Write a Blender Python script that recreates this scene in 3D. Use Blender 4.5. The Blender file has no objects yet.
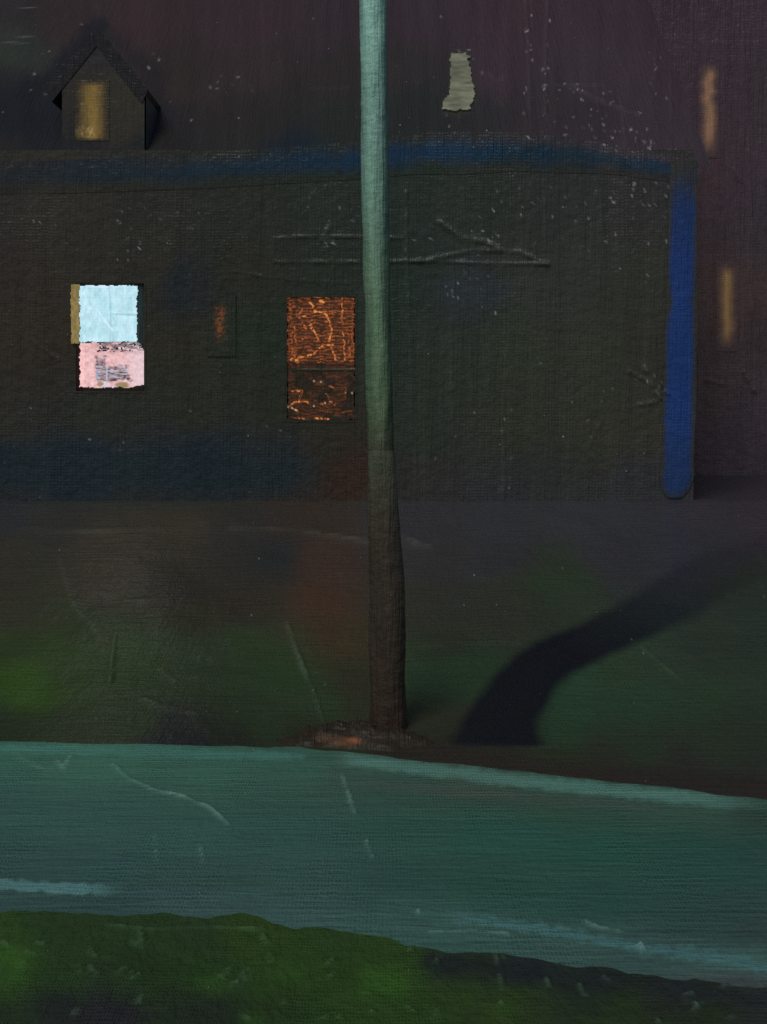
import bpy, math, random
import numpy as np
random.seed(4); rng = np.random.RandomState(11)
C = bpy.context.scene.collection
scene = bpy.context.scene
F, HOR, CX, CAMZ = 1100.0, 400.0, 383.5, 3.2          # lens in pixels, horizon row, centre column, eye height
D_WALL = 18.0
# ------------------------------------------------------------------ numeric helpers
def lin(c):
    c = np.asarray(c, float)/255.0
    return np.where(c <= .04045, c/12.92, ((c+.055)/1.055)**2.4)
_lat = {}
def vnoise(x, y, seed=0):
    if seed not in _lat: _lat[seed] = np.random.RandomState(100+seed).rand(256, 256)
    L = _lat[seed]
    xi = np.floor(x).astype(int); yi = np.floor(y).astype(int)
    fx = x-xi; fy = y-yi; fx = fx*fx*(3-2*fx); fy = fy*fy*(3-2*fy)
    g = lambda a, b: L[a % 256, b % 256]
    return (g(xi, yi)*(1-fx)+g(xi+1, yi)*fx)*(1-fy)+(g(xi, yi+1)*(1-fx)+g(xi+1, yi+1)*fx)*fy
def fbm(x, y, seed=0, o=4):
    s = 0; a = .5
    for k in range(o):
        s = s+a*vnoise(x*2**k, y*2**k, seed+k); a *= .5
    return s/(1-.5**o)
def sstep(a, b, x):
    t = np.clip((x-a)/(b-a), 0, 1); return t*t*(3-2*t)
def segdist(px, py, pts):
    best = np.full(np.shape(px), 1e9); tt = np.zeros(np.shape(px)); n = len(pts)-1
    for i in range(n):
        ax, ay = pts[i]; bx, by = pts[i+1]; dx, dy = bx-ax, by-ay
        t = np.clip(((px-ax)*dx+(py-ay)*dy)/(dx*dx+dy*dy+1e-9), 0, 1)
        d = np.hypot(px-ax-t*dx, py-ay-t*dy); m = d < best
        best = np.where(m, d, best); tt = np.where(m, (i+t)/n, tt)
    return best, tt
def field(cps, px, py, p=1.7, sx=1.0, sy=1.0):
    """smooth colour field through control points (x, y, (r,g,b)), returned linear"""
    W = 0; S = 0
    wx = px+(fbm(px/46, py/46, 31, 3)-.5)*26; wy = py+(fbm(px/46, py/46, 41, 3)-.5)*26
    for x, y, c in cps:
        w = 1.0/(((wx-x)/sx)**2+((wy-y)/sy)**2+120.0)**p
        W = W+w; S = S+w[..., None]*lin(c)
    return S/W[..., None]
def blob(col, px, py, x, y, rx, ry, c, a=1.0, hard=.0, wob=.5):
    d = np.hypot((px-x)/rx, (py-y)/ry)+(fbm(px/14, py/14, int(abs(x)+abs(y)) % 50, 3)-.5)*wob
    m = (1-sstep(hard, 1.0, d))*a
    return col*(1-m[..., None])+lin(c)*m[..., None]
def stroke(col, px, py, pts, w, c, a=1.0, soft=.5, wob=3, fade=(0, 0)):
    d, t = segdist(px, py, pts)
    d = d+(fbm(px/7, py/7, 5, 3)-.5)*wob*2
    m = (1-sstep(w*(1-soft), w, d))*a
    if fade[0]: m = m*sstep(0, fade[0], t)
    if fade[1]: m = m*(1-sstep(1-fade[1], 1, t))
    return col*(1-m[..., None])+lin(c)*m[..., None]
# ------------------------------------------------------------------ mesh helpers
def mesh(name, verts, faces, mat, parent=None, cols=None, smooth=True):
    me = bpy.data.meshes.new(name)
    verts = np.asarray(verts, float).reshape(-1, 3)
    if isinstance(faces, np.ndarray):
        n = len(faces); me.vertices.add(len(verts)); me.vertices.foreach_set('co', verts.ravel())
        me.loops.add(n*4); me.loops.foreach_set('vertex_index', faces.ravel().astype(np.int32))
        me.polygons.add(n); me.polygons.foreach_set('loop_start', np.arange(0, n*4, 4, dtype=np.int32))
        me.polygons.foreach_set('loop_total', np.full(n, 4, dtype=np.int32)); me.update(calc_edges=True)
    else:
        me.from_pydata([tuple(v) for v in verts], [], faces)
    if smooth: me.polygons.foreach_set('use_smooth', [True]*len(me.polygons))
    if cols is not None:
        a = me.color_attributes.new('Col', 'FLOAT_COLOR', 'POINT')
        cols = np.asarray(cols); cc = np.ones((len(verts), 4)); k = cols.shape[-1]; cc[:, :k] = np.broadcast_to(cols, (len(verts), k)).reshape(-1, k)
        a.data.foreach_set('color', cc.ravel())
    me.materials.append(mat)
    o = bpy.data.objects.new(name, me); C.objects.link(o)
    if parent: o.parent = parent; o.matrix_parent_inverse = parent.matrix_world.inverted()
    return o
def grid_faces(r, c, keep=None):
    i = np.arange(r*c).reshape(r, c)
    f = np.stack([i[:-1, :-1], i[:-1, 1:], i[1:, 1:], i[1:, :-1]], -1)
    return f.reshape(-1, 4) if keep is None else f[keep]
def tag(o, label=None, cat=None, group=None, kind=None):
    if label: o['label'] = label
    if cat: o['category'] = cat
    if group: o['group'] = group
    if kind: o['kind'] = kind
    return o
def empty(name, loc):
    o = bpy.data.objects.new(name, None); o.location = loc; C.objects.link(o)
    bpy.context.view_layer.update(); return o
def boxes(lst):
    V = []; Fc = []
    for (x0, x1, y0, y1, z0, z1) in lst:
        b = len(V)
        V += [(x0,y0,z0),(x1,y0,z0),(x1,y1,z0),(x0,y1,z0),(x0,y0,z1),(x1,y0,z1),(x1,y1,z1),(x0,y1,z1)]
        Fc += [[b+k for k in q] for q in ((0,3,2,1),(4,5,6,7),(0,1,5,4),(1,2,6,5),(2,3,7,6),(3,0,4,7))]
    return V, Fc
# ------------------------------------------------------------------ materials
KW = np.array([.40, .40, .40]); KG = np.array([.40, .40, .40]); KR = np.array([.40, .40, .40]); KP = np.array([.4, .4, .4])
KF = np.array([.4]*3); KV = np.array([.4]*3); KO = np.array([.4]*3)
KW = np.array([.358,.358,.392]); KO = np.array([.389,.434,.484]); KF = np.array([.246,.280,.305]); KG = np.array([.398,.383,.448]); KR = np.array([.343,.316,.334]); KV = np.array([.364,.338,.462]); KP = np.array([.238,.243,.262])
def paint(name, pxm=(61, 61), axes='xz', rough=.30, weave=.11, lumps=.45, streak=.35, streak_dir='v', glint_flecks=1.0, emit=None, attr=True, base=(.1, .1, .1), grain=.26):
    """thick oily paint: vertex colour x fine grain, canvas-like tooth, brush ridges and pale painted-in flecks"""
    m = bpy.data.materials.new(name); m.use_nodes = True; nt = m.node_tree; N = nt.nodes; L = nt.links
    bs = N['Principled BSDF']
    tc = N.new('ShaderNodeTexCoord'); sp = N.new('ShaderNodeSeparateXYZ'); L.new(tc.outputs['Object'], sp.inputs[0])
    def math_(op, a, b=None, c=None):
        n = N.new('ShaderNodeMath'); n.operation = op
        for i, v in enumerate((a, b, c)):
            if v is None: continue
            if isinstance(v, (int, float)): n.inputs[i].default_value = v
            else: L.new(v, n.inputs[i])
        return n.outputs[0]
    ax = {'x': sp.outputs[0], 'y': sp.outputs[1], 'z': sp.outputs[2]}
    u = math_('MULTIPLY', ax[axes[0]], pxm[0]); v = math_('MULTIPLY', ax[axes[1]], pxm[1])
    cb = N.new('ShaderNodeCombineXYZ'); L.new(u, cb.inputs[0]); L.new(v, cb.inputs[1])
    def noise(sc, su=1, sv=1, det=2, rgh=.5, off=0):
        mp = N.new('ShaderNodeMapping'); mp.inputs['Scale'].default_value = (su*sc, sv*sc, 1); mp.inputs['Location'].default_value = (off, off*1.7, off)
        L.new(cb.outputs[0], mp.inputs['Vector'])
        n = N.new('ShaderNodeTexNoise'); n.inputs['Scale'].default_value = 1; n.inputs['Detail'].default_value = det; n.inputs['Roughness'].default_value = rgh
        L.new(mp.outputs[0], n.inputs['Vector']); return n.outputs[0]
    def ramp(val, a, b):
        n = N.new('ShaderNodeMapRange'); n.inputs[1].default_value = a; n.inputs[2].default_value = b; L.new(val, n.inputs[0]); return n.outputs[0]
    # canvas tooth
    big = noise(.014, det=2, off=9)
    lum = noise(.09, det=3, rgh=.6, off=7)
    jit = math_('MULTIPLY', lum, 5.0)
    wx = math_('SINE', math_('MULTIPLY', math_('ADD', u, jit), 2.05)); wy = math_('SINE', math_('MULTIPLY', math_('ADD', v, jit), 2.05))
    wv = math_('MULTIPLY', math_('MAXIMUM', wx, wy), math_('MULTIPLY', ramp(big, .38, .66), weave))
    # brush ridges, lumps
    if streak_dir == 'v': st = noise(1, .45, .02, 3, .6, off=5)
    else: st = noise(1, .02, .4, 3, .6, off=5)
    h = math_('ADD', wv, math_('ADD', math_('MULTIPLY', st, streak*4), math_('MULTIPLY', lum, lumps*4)))
    # raised specks, also the mask for the painted glints
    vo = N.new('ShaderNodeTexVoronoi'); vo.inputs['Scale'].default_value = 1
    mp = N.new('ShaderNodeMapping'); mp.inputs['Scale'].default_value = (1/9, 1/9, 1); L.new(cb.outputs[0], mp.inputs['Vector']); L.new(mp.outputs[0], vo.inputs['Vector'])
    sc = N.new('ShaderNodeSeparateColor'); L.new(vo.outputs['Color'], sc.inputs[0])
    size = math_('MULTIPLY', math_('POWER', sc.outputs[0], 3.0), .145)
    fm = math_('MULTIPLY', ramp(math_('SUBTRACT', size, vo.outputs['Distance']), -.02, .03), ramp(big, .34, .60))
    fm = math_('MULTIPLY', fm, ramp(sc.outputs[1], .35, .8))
    h = math_('ADD', h, math_('MULTIPLY', fm, 2.5*glint_flecks))
    bp = N.new('ShaderNodeBump'); bp.inputs['Distance'].default_value = 1.0/pxm[0]; bp.inputs['Strength'].default_value = 1
    L.new(h, bp.inputs['Height']); L.new(bp.outputs[0], bs.inputs['Normal'])
    # colour
    if attr:
        at = N.new('ShaderNodeVertexColor'); at.layer_name = 'Col'; col = at.outputs[0]
    else:
        rgb = N.new('ShaderNodeRGB'); rgb.outputs[0].default_value = (*base, 1); col = rgb.outputs[0]
    g1 = math_('MULTIPLY', math_('SUBTRACT', noise(.42, det=3, rgh=.7, off=1), .5), grain*2.6)
    g2 = math_('MULTIPLY', math_('SUBTRACT', st, .5), grain*1.4)
    g3 = math_('MULTIPLY', math_('MAXIMUM', wx, wy), math_('MULTIPLY', ramp(big, .36, .62), grain*.55))
    k = math_('ADD', math_('ADD', g1, g2), math_('ADD', g3, 1.0))
    vm = N.new('ShaderNodeVectorMath'); vm.operation = 'SCALE'; L.new(col, vm.inputs[0]); L.new(k, vm.inputs['Scale'])
    out = vm.outputs[0]
    if glint_flecks > 0:
        mx = N.new('ShaderNodeMix'); mx.data_type = 'RGBA'; L.new(math_('MULTIPLY', fm, .6*min(glint_flecks, 1.3)), mx.inputs[0]); L.new(out, mx.inputs[6]); mx.inputs[7].default_value = (.55, .62, .66, 1)  # pale specks paint specular glints into the base colour
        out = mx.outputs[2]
    L.new(out, bs.inputs['Base Color'])
    bs.inputs['Roughness'].default_value = rough; bs.inputs['Specular IOR Level'].default_value = .36
    if emit == 'alpha':
        a = math_('MINIMUM', at.outputs['Alpha'], 1.0)
        v1 = N.new('ShaderNodeVectorMath'); v1.operation = 'SCALE'; L.new(out, v1.inputs[0]); L.new(math_('SUBTRACT', 1.0, a), v1.inputs['Scale'])
        v2 = N.new('ShaderNodeVectorMath'); v2.operation = 'SCALE'; L.new(out, v2.inputs[0]); L.new(math_('MULTIPLY', a, .40), v2.inputs['Scale'])
        L.new(v1.outputs[0], bs.inputs['Base Color']); L.new(v2.outputs[0], bs.inputs['Emission Color']); bs.inputs['Emission Strength'].default_value = 1.0
    elif emit:
        L.new(out, bs.inputs['Emission Color']); bs.inputs['Emission Strength'].default_value = emit
        bs.inputs['Base Color'].default_value = (.02, .02, .02, 1)
        for l in list(bs.inputs['Base Color'].links): L.remove(l)
    return m
M_WALL = paint('wall_paint'); M_ROOF = paint('roof_paint', lumps=.35, streak=.5, glint_flecks=1.25, rough=.28, weave=.08)
M_FAR = paint('neighbour_wall_paint', pxm=(46, 46), weave=.07, lumps=.35, streak=.5, glint_flecks=1.1)
M_BLUE = paint('blue_trim_paint', lumps=.4, streak=.4, glint_flecks=.8)
M_LAWN = paint('lawn_paint', pxm=(85, 31), axes='xy', streak_dir='h', lumps=.5, streak=.4, glint_flecks=.9)
M_ROAD = paint('road_paint', pxm=(129, 49), axes='xy', streak_dir='h', lumps=.5, streak=.6, glint_flecks=.7, rough=.45, weave=.4)
M_VERGE = paint('verge_paint', pxm=(183, 90), axes='xy', streak_dir='h', lumps=1.2, streak=.2, glint_flecks=1.3, rough=.36, weave=.4)
M_POLE = paint('pole_paint', pxm=(106, 106), weave=.05, lumps=.7, streak=.7, glint_flecks=.5, rough=.4, grain=.16)
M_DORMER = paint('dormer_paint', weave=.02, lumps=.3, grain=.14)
M_GLOW = paint('lit_blind', emit=1.0, glint_flecks=0, grain=.10, streak=.1)
M_DIM = paint('dim_glow', emit='alpha', glint_flecks=.4, grain=.3)
M_DARK = paint('dark_trim', attr=False, base=(.035, .036, .034), glint_flecks=.5)
M_GLASS = paint('dark_pane', attr=False, base=(.03, .035, .03), rough=.2, glint_flecks=0, weave=.1, lumps=.1)
# ------------------------------------------------------------------ colour fields (photo colours)
CP_WALL = [
 (0,200,(40,38,35)),(60,200,(43,40,36)),(150,200,(38,38,34)),(250,200,(36,39,35)),(330,200,(34,40,36)),(400,200,(34,42,38)),(480,200,(38,42,38)),(560,200,(40,43,42)),(640,200,(44,42,44)),
 (0,280,(42,36,33)),(60,270,(42,38,33)),(150,260,(40,38,33)),(185,280,(30,33,36)),(250,270,(38,38,32)),(320,265,(33,38,32)),(420,280,(34,42,38)),(470,290,(38,42,44)),(560,280,(44,46,42)),(640,280,(44,45,40)),
 (0,340,(42,36,32)),(30,340,(44,38,32)),(180,340,(40,38,32)),(250,340,(32,40,32)),(330,440,(40,37,31)),(430,350,(38,44,38)),(520,350,(42,47,39)),(600,350,(46,48,41)),(650,350,(44,44,40)),
 (0,410,(40,38,34)),(100,410,(38,39,35)),(200,400,(38,39,33)),(280,400,(36,40,32)),(420,430,(38,43,38)),(520,430,(42,46,38)),(600,430,(46,47,40)),(650,430,(46,45,40)),
 (0,460,(26,34,42)),(80,465,(26,35,44)),(200,460,(26,34,43)),(280,465,(30,35,40)),(350,470,(42,32,28)),(430,480,(42,42,42)),(520,480,(42,43,44)),(640,480,(43,43,46)),
 (0,500,(34,36,40)),(150,500,(34,37,40)),(300,500,(42,36,32)),(500,500,(42,43,47)),(640,500,(44,44,48))]
CP_ROOF = [
 (0,10,(40,38,36)),(12,50,(42,48,42)),(60,20,(46,38,37)),(150,20,(50,40,41)),(250,20,(50,40,44)),(340,20,(48,40,44)),(420,20,(50,42,48)),(500,20,(54,44,50)),(600,15,(52,44,50)),(680,15,(50,42,48)),
 (0,90,(30,30,32)),(30,120,(26,28,32)),(170,70,(44,38,36)),(250,70,(46,40,40)),(340,70,(42,39,38)),(410,70,(42,40,40)),(500,70,(52,44,50)),(600,70,(54,46,54)),(680,80,(50,42,48)),
 (0,150,(34,33,33)),(60,150,(30,32,36)),(150,130,(34,34,34)),(250,120,(38,37,34)),(340,120,(34,38,34)),(410,110,(34,38,36)),(480,120,(38,38,40)),(560,120,(46,42,46)),(640,120,(50,44,50)),(690,140,(50,44,52)),
 (300,160,(24,34,42)),(100,165,(26,34,42))]
CP_FAR = [(600,10,(50,43,48)),(700,10,(48,38,44)),(760,10,(50,42,46)),(690,60,(50,42,46)),(730,80,(48,40,44)),(765,90,(46,40,42)),(700,180,(54,44,46)),(740,200,(50,42,46)),(765,220,(46,42,44)),
 (700,300,(56,46,44)),(745,300,(54,44,42)),(765,320,(48,42,42)),(710,400,(54,46,46)),(750,420,(50,44,48)),(710,480,(50,44,48)),(765,490,(46,42,48)),(720,530,(46,42,48)),(900,300,(48,42,44))]
CP_LAWN = [
 (0,510,(34,36,42)),(0,560,(42,40,35)),(0,610,(42,42,34)),(0,650,(40,52,28)),(25,680,(42,66,20)),(60,660,(40,54,28)),(0,735,(34,40,30)),(60,735,(38,44,30)),
 (60,520,(38,38,38)),(100,540,(46,42,36)),(100,580,(46,42,35)),(90,620,(40,46,32)),(130,670,(38,50,28)),(140,720,(36,44,28)),
 (180,530,(46,42,36)),(180,590,(38,35,31)),(190,620,(40,38,30)),(180,660,(38,46,34)),(170,735,(30,28,34)),(230,745,(32,32,30)),
 (240,540,(38,37,37)),(240,600,(40,36,32)),(260,650,(38,50,34)),(280,680,(34,54,36)),(260,720,(36,46,34)),(300,740,(34,38,30)),
 (280,555,(30,34,38)),(318,560,(52,38,36)),(320,600,(56,40,33)),(340,640,(52,40,32)),(345,690,(42,38,32)),(320,700,(36,50,36)),(300,520,(44,37,34)),
 (420,520,(42,42,46)),(500,515,(44,45,50)),(600,515,(44,45,51)),(700,515,(44,42,48)),(767,520,(44,40,46)),
 (420,560,(44,42,44)),(500,560,(42,42,46)),(560,585,(38,50,38)),(620,560,(42,42,46)),(700,545,(40,42,48)),
 (420,600,(42,42,38)),(500,605,(42,43,38)),(440,640,(40,42,36)),(420,680,(36,52,40)),(460,670,(36,54,40)),(430,730,(40,40,34)),(520,600,(40,46,38)),
 (580,700,(34,58,46)),(560,730,(36,54,42)),(640,700,(36,54,42)),(700,700,(36,52,40)),(767,690,(36,48,42)),(640,660,(38,50,40)),(700,650,(38,44,40)),(767,640,(34,42,40)),(740,590,(34,44,38)),
 (640,735,(38,46,36)),(720,740,(38,46,36)),(767,740,(36,44,40)),(560,748,(38,38,32)),(500,752,(36,34,32)),(450,755,(38,33,31)),(600,765,(40,36,34)),(680,770,(40,36,35)),(760,780,(40,36,38)),(760,770,(38,40,38))]
CP_ROAD = [
 (0,755,(50,84,78)),(100,760,(52,86,79)),(200,765,(50,82,76)),(300,770,(48,78,73)),(340,775,(50,68,68)),(400,790,(44,68,66)),(460,785,(52,64,62)),(560,800,(44,66,62)),(700,812,(48,70,66)),(767,815,(40,56,54)),
 (0,810,(46,72,72)),(100,820,(46,72,72)),(200,830,(46,72,72)),(300,835,(44,70,70)),(400,830,(40,68,66)),(500,835,(36,70,66)),(600,850,(34,68,64)),(700,855,(34,64,62)),(767,860,(36,60,60)),
 (0,870,(44,66,70)),(100,870,(42,66,70)),(200,880,(44,66,68)),(300,880,(46,70,72)),(400,885,(40,64,64)),(500,895,(36,64,62)),(600,905,(36,62,62)),(700,915,(38,60,62)),(767,930,(42,56,60)),
 (0,905,(44,64,68)),(100,908,(42,62,66)),(200,905,(50,70,74)),(300,915,(52,74,78)),(350,925,(50,74,76)),(450,930,(50,74,74)),(560,945,(50,72,74)),(650,955,(48,68,72)),(740,965,(56,84,86)),(740,980,(56,56,64))]
CP_VERGE = [
 (0,935,(38,60,22)),(60,935,(32,48,26)),(130,930,(32,50,26)),(200,935,(32,48,28)),(260,940,(38,56,24)),(330,950,(36,54,28)),(390,960,(38,58,26)),(450,965,(28,34,34)),(520,970,(26,32,38)),(600,980,(26,34,36)),(680,990,(30,34,36)),(740,1000,(34,36,40)),
 (5,965,(42,70,22)),(60,975,(32,50,24)),(140,980,(30,46,24)),(210,975,(32,52,24)),(290,975,(36,58,24)),(380,985,(42,72,26)),(340,980,(34,54,24)),(450,990,(36,56,26)),(520,1000,(34,48,26)),(620,1005,(34,46,28)),(700,1015,(30,40,28)),
 (0,1015,(32,42,26)),(60,1010,(28,30,34)),(110,1008,(32,29,38)),(200,1010,(28,34,30)),(280,1015,(32,48,24)),(380,1015,(36,56,24)),(500,1018,(38,54,26)),(620,1022,(34,44,28)),(400,1100,(30,44,24)),(0,1100,(30,40,24)),(767,1100,(30,38,26))]
def shift(cps, f):
    for i, (x, y, c) in enumerate(cps): cps[i] = (x, y, f(x, y, np.array(c, float)))
shift(CP_FAR, lambda x, y, c: c+np.array([-2, -1, 3]))
shift(CP_ROAD, lambda x, y, c: c.mean()*.04+c*.96+np.array([0, 1, -6]))
shift(CP_LAWN, lambda x, y, c: c.mean()*.12+c*.88+(np.array([0, -1, 2]) if (x > 400 and y < 575) else np.array([0, 3, -1]) if y > 610 else np.array([1, 0, 0])))
shift(CP_VERGE, lambda x, y, c: c.mean()*.10+c*.90+(np.array([0, 1, 0]) if x < 430 else np.array([1, 0, 0])))
# ------------------------------------------------------------------ terrain
def gh(x, y):
    """height of the ground: flat by the road, rising as a bank to the house"""
    y = np.asarray(y, float)
    return 1.56*sstep(0, 1, (y-10.6)/(18.0-10.6)*.5)*2*np.where(y > 10.6, 1, 0)*np.where(y < 18.0, 1, 0)+1.56*np.where(y >= 18.0, 1, 0)
def proj(x, y, z): return CX+F*x/y, HOR+F*(CAMZ-z)/y
def unground(px, py):
    lo, hi = 3.0, 60.0
    for _ in range(60):
        mid = (lo+hi)/2
        if HOR+F*(CAMZ-float(gh(0, mid)))/mid > py: lo = mid
        else: hi = mid
    return (px-CX)/F*lo, lo
def interp(pts, n=200, lo=-1e9):
    p = np.array(pts, float); t = np.linspace(0, len(p)-1, n)
    # smooth catmull-like resample
    out = []
    for tt in t:
        i = min(int(tt), len(p)-2); f = tt-i
        p0 = p[max(i-1, 0)]; p1 = p[i]; p2 = p[i+1]; p3 = p[min(i+2, len(p)-1)]
        out.append(.5*((2*p1)+(-p0+p2)*f+(2*p0-5*p1+4*p2-p3)*f*f+(-p0+3*p1-3*p2+p3)*f**3))
    return np.array(out)
far_px = [(0,742),(150,745),(300,748),(430,762),(560,776),(680,790),(767,801)]
kerb_px = [(0,884),(130,888),(260,896),(380,905),(480,921),(600,940),(700,958),(767,972)]
near_px = [(0,914),(130,915),(240,917),(350,937),(430,947),(520,960),(640,974),(767,989)]
def ridge_highlight(c, h, a=.10, t=(112,120,112)):  # lightens raised ridges: a highlight painted into the colour
    m = np.clip(h*a, 0, .55)[..., None]*1.0; return c*(1-m)+lin(t)*m
def road_line(pts, z=0.0):
    w = np.array([((px-CX)/F*((CAMZ-z)*F/(py-HOR)), (CAMZ-z)*F/(py-HOR)) for px, py in pts])
    xl, yl = w[0]; xr, yr = w[-1]; sr = (yr-w[-2][1])/(xr-w[-2][0])
    ext_l = [(-120, yl+6), (-60, yl+2.5), (-25, yl+.4), (-10, yl+.02)]
    ext_r = [(xr+4, yr+sr*4*.9), (xr+25, yr-11), (xr+60, yr-32), (xr+120, yr-70)]
    a = np.vstack([ext_l, w, ext_r]); return lambda x: np.interp(x, a[:, 0], a[:, 1])
L_far, L_kerb, L_near = road_line(far_px), road_line(kerb_px, .012), road_line(near_px, .045)
def px_axis(lo, hi, step, outer):
    return np.array(sorted(set([-o for o in outer]+list(np.arange(lo, hi+1e-6, step))+list(outer))))
XS = px_axis(-6.8, 6.8, .021, [7.5, 9, 12, 18, 30, 60, 120, 220])
def pxpy(X, Y, Z):
    Ys = np.maximum(Y, 3.0); return np.clip(CX+F*X/Ys, -400, 1200), np.clip(HOR+F*(CAMZ-Z)/Ys, -100, 1300)
def ridges(px, py, lst):
    h = 0
    for pts, w, a in lst:
        d, t = segdist(px, py, pts); d = d+(fbm(px/6, py/6, 9, 2)-.5)*1.5
        amp = a*(.35+1.1*vnoise(t*9+pts[0][0], t*0, 3))
        h = h+amp*np.exp(-(d/w)**2)
    return h
R_GROUND = [([(20,530),(110,532),(190,530)],1.5,1.6),([(230,528),(300,530),(360,540),(430,545)],1.6,2.2),([(85,588),(125,600),(170,602)],1.5,1.2),
 ([(116,630),(112,655),(110,682)],1.8,2.2),([(287,622),(296,648),(306,672)],2,2.6),([(306,672),(318,705),(326,730)],1.3,1.8),([(140,700),(165,708),(200,716)],1.2,1.8),
 ([(160,666),(176,682)],1.2,1.6),([(630,640),(655,658),(682,680)],1.2,1.5),([(390,645),(440,646),(520,643)],1.3,1.0),([(384,530),(432,546)],1.5,2),([(60,560),(70,600),(100,640)],2,1.3)]
R_ROAD = [([(113,764),(128,778),(155,790),(185,797),(210,808),(228,824)],1.3,3.0),([(342,775),(349,795),(354,812)],1.6,2.4),([(366,840),(372,858)],1.4,2),([(200,845),(203,862)],1.4,1.8),
 ([(155,835),(157,860)],1.2,1.2),([(585,921),(600,928),(620,931)],1.6,2.2),([(430,932),(470,930),(510,934)],1.4,1.6),([(640,946),(642,951)],2.6,4),([(70,757),(64,768),(58,762)],2.2,2.2),([(418,910),(419,912)],2,3),
 ([(120,922),(160,926),(240,929)],1.2,2),([(20,757),(45,770),(58,768)],2.5,.8)]
R_VERGE = [([(110,925),(145,929),(215,927),(270,930)],1.5,1.8),([(140,930),(143,948),(136,944)],2.2,2.4),([(262,934),(270,944)],1.8,2),([(500,976),(502,990)],1.6,2)]+\
 [([(x, y), (x+rng.randint(-8, 8), y+rng.randint(2, 9))], 1.6, 2.4) for x, y in zip(rng.randint(0, 767, 60), rng.randint(935, 1020, 60))]
# ground sheet
ys = [1.0, 2, 3, 4, 4.8]; y = 5.2
while y < 18.3: ys.append(y); y += max(.012, y*y/(F*3.4)*1.5)
ys += [19, 19.5, 20.2, 21, 22, 23, 25, 30, 45, 80, 150, 300, 700]; ys = np.array([-60, -20, -5]+ys)
X, Y = np.meshgrid(XS, ys); Z = gh(X, Y); PX, PY = pxpy(X, Y, Z)
def lawn_col(PX, PY):
    c = field(CP_LAWN, PX, PY, 1.9, 1.25, 1.0)
    c = stroke(c, PX, PY, [(-200, 500), (0, 502), (150, 500), (300, 498)], 16, (32,37,40), .55, .95, 5, (0, .2))
    c = blob(c, PX, PY, 28, 682, 36, 20, (44, 68, 24), .4)
    c = blob(c, PX, PY, 322, 610, 30, 70, (54, 38, 33), .35, wob=.3)
    c = blob(c, PX, PY, 285, 560, 8, 36, (30, 38, 44), .4)
    c = blob(c, PX, PY, 600, 705, 62, 34, (37, 58, 46), .4, wob=.3)
    c = blob(c, PX, PY, 560, 582, 70, 14, (36, 54, 38), .5, wob=.3)
    c = stroke(c, PX, PY, [(380, 756), (460, 756), (560, 772), (700, 782), (800, 792)], 17, (39, 34, 32), .9, .8, 4)
    c = stroke(c, PX, PY, [(140, 746), (200, 744)], 14, (30, 27, 36), .6, .9, 4)
    return c
d_ = R_GROUND
Z2 = Z+ridges(PX, PY, R_GROUND)*.012+(fbm(X*1.1, Y*1.1, 77, 3)-.5)*.10*sstep(10.4, 12, Y)*(1-sstep(17.2, 17.9, Y))
col = ridge_highlight(lawn_col(PX, PY), ridges(PX, PY, R_GROUND), .045)/KG
ground = tag(mesh('lawn_ground', np.stack([X, Y, Z2-.03*(Y < L_far(X)-.02)], -1), grid_faces(len(ys), len(XS)), M_LAWN, cols=col.reshape(-1, 3)), kind='structure')
ground.name = 'ground'
# strips between two lines running along x
def strip(name, la, lb, za, mat, K, colf, rid, n, wob=(0, 0), extra=None, crown=0):
    T = np.linspace(0, 1, n)[:, None]; Xs = np.broadcast_to(XS[None], (n, len(XS)))
    wa = (fbm(XS*3.1, XS*0+2, 55, 4)-.5)*wob[0]; wb = (fbm(XS*3.7, XS*0+7, 66, 4)-.5)*wob[1]
    a = la(XS)+wa; b = lb(XS)+wb
    Yv = a[None]*(1-T)+b[None]*T
    Zv = np.full_like(Yv, 0.0)+za+crown*np.sin(T*math.pi)
    P, Q = pxpy(Xs, Yv, Zv); Zv = Zv+ridges(P, Q, rid)*.006
    if extra is not None: Zv = Zv+extra(Xs, Yv, T)
    c = ridge_highlight(colf(P, Q), ridges(P, Q, rid), .035 if rid is R_VERGE else .085, (120,150,140))/K
    return tag(mesh(name, np.stack([Xs, Yv, Zv], -1), grid_faces(*Yv.shape), mat, cols=c.reshape(-1, 3)), kind='structure')
def road_col(P, Q):
    c = field(CP_ROAD, P, Q, 1.6, 2.2, .8)
    c = stroke(c, P, Q, [(0, 748), (160, 752), (300, 757)], 6, (62, 104, 94), .55, .7, 3)
    c = stroke(c, P, Q, [(330, 757), (430, 770), (560, 785), (680, 797), (800, 808)], 10, (76, 110, 100), .65, .8, 3, (.08, .25))
    c = stroke(c, P, Q, [(350, 782), (460, 792), (560, 800), (690, 810)], 9, (62, 66, 62), .5, .9, 3, (.1, .2))
    c = stroke(c, P, Q, [(-60, 881), (0, 884), (60, 888), (130, 890)], 7, (76, 108, 108), .75, .5, 4, (0, .25))
    c = stroke(c, P, Q, [(130, 892), (250, 896), (330, 902), (420, 904)], 8, (50, 76, 80), .25, .9, 4, (0, .1))
    c = stroke(c, P, Q, [(430, 915), (500, 922), (570, 934), (640, 948), (700, 954), (790, 972)], 8, (66, 100, 102), .5, .8, 6, (.15, 0))
    # long horizontal bristle marks
    s = fbm(P/160, Q/2.2+P/30*.2, 21, 3)[..., None]
    return c*(.87+.28*s)
road = strip('road', L_kerb, L_far, .004, M_ROAD, KR, road_col, R_ROAD, 190, (0, .10))
pavement = strip('pavement', lambda x: L_near(x)-.2, L_kerb, .03, M_ROAD, KR, road_col, R_ROAD, 44, (.05, 0))
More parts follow.
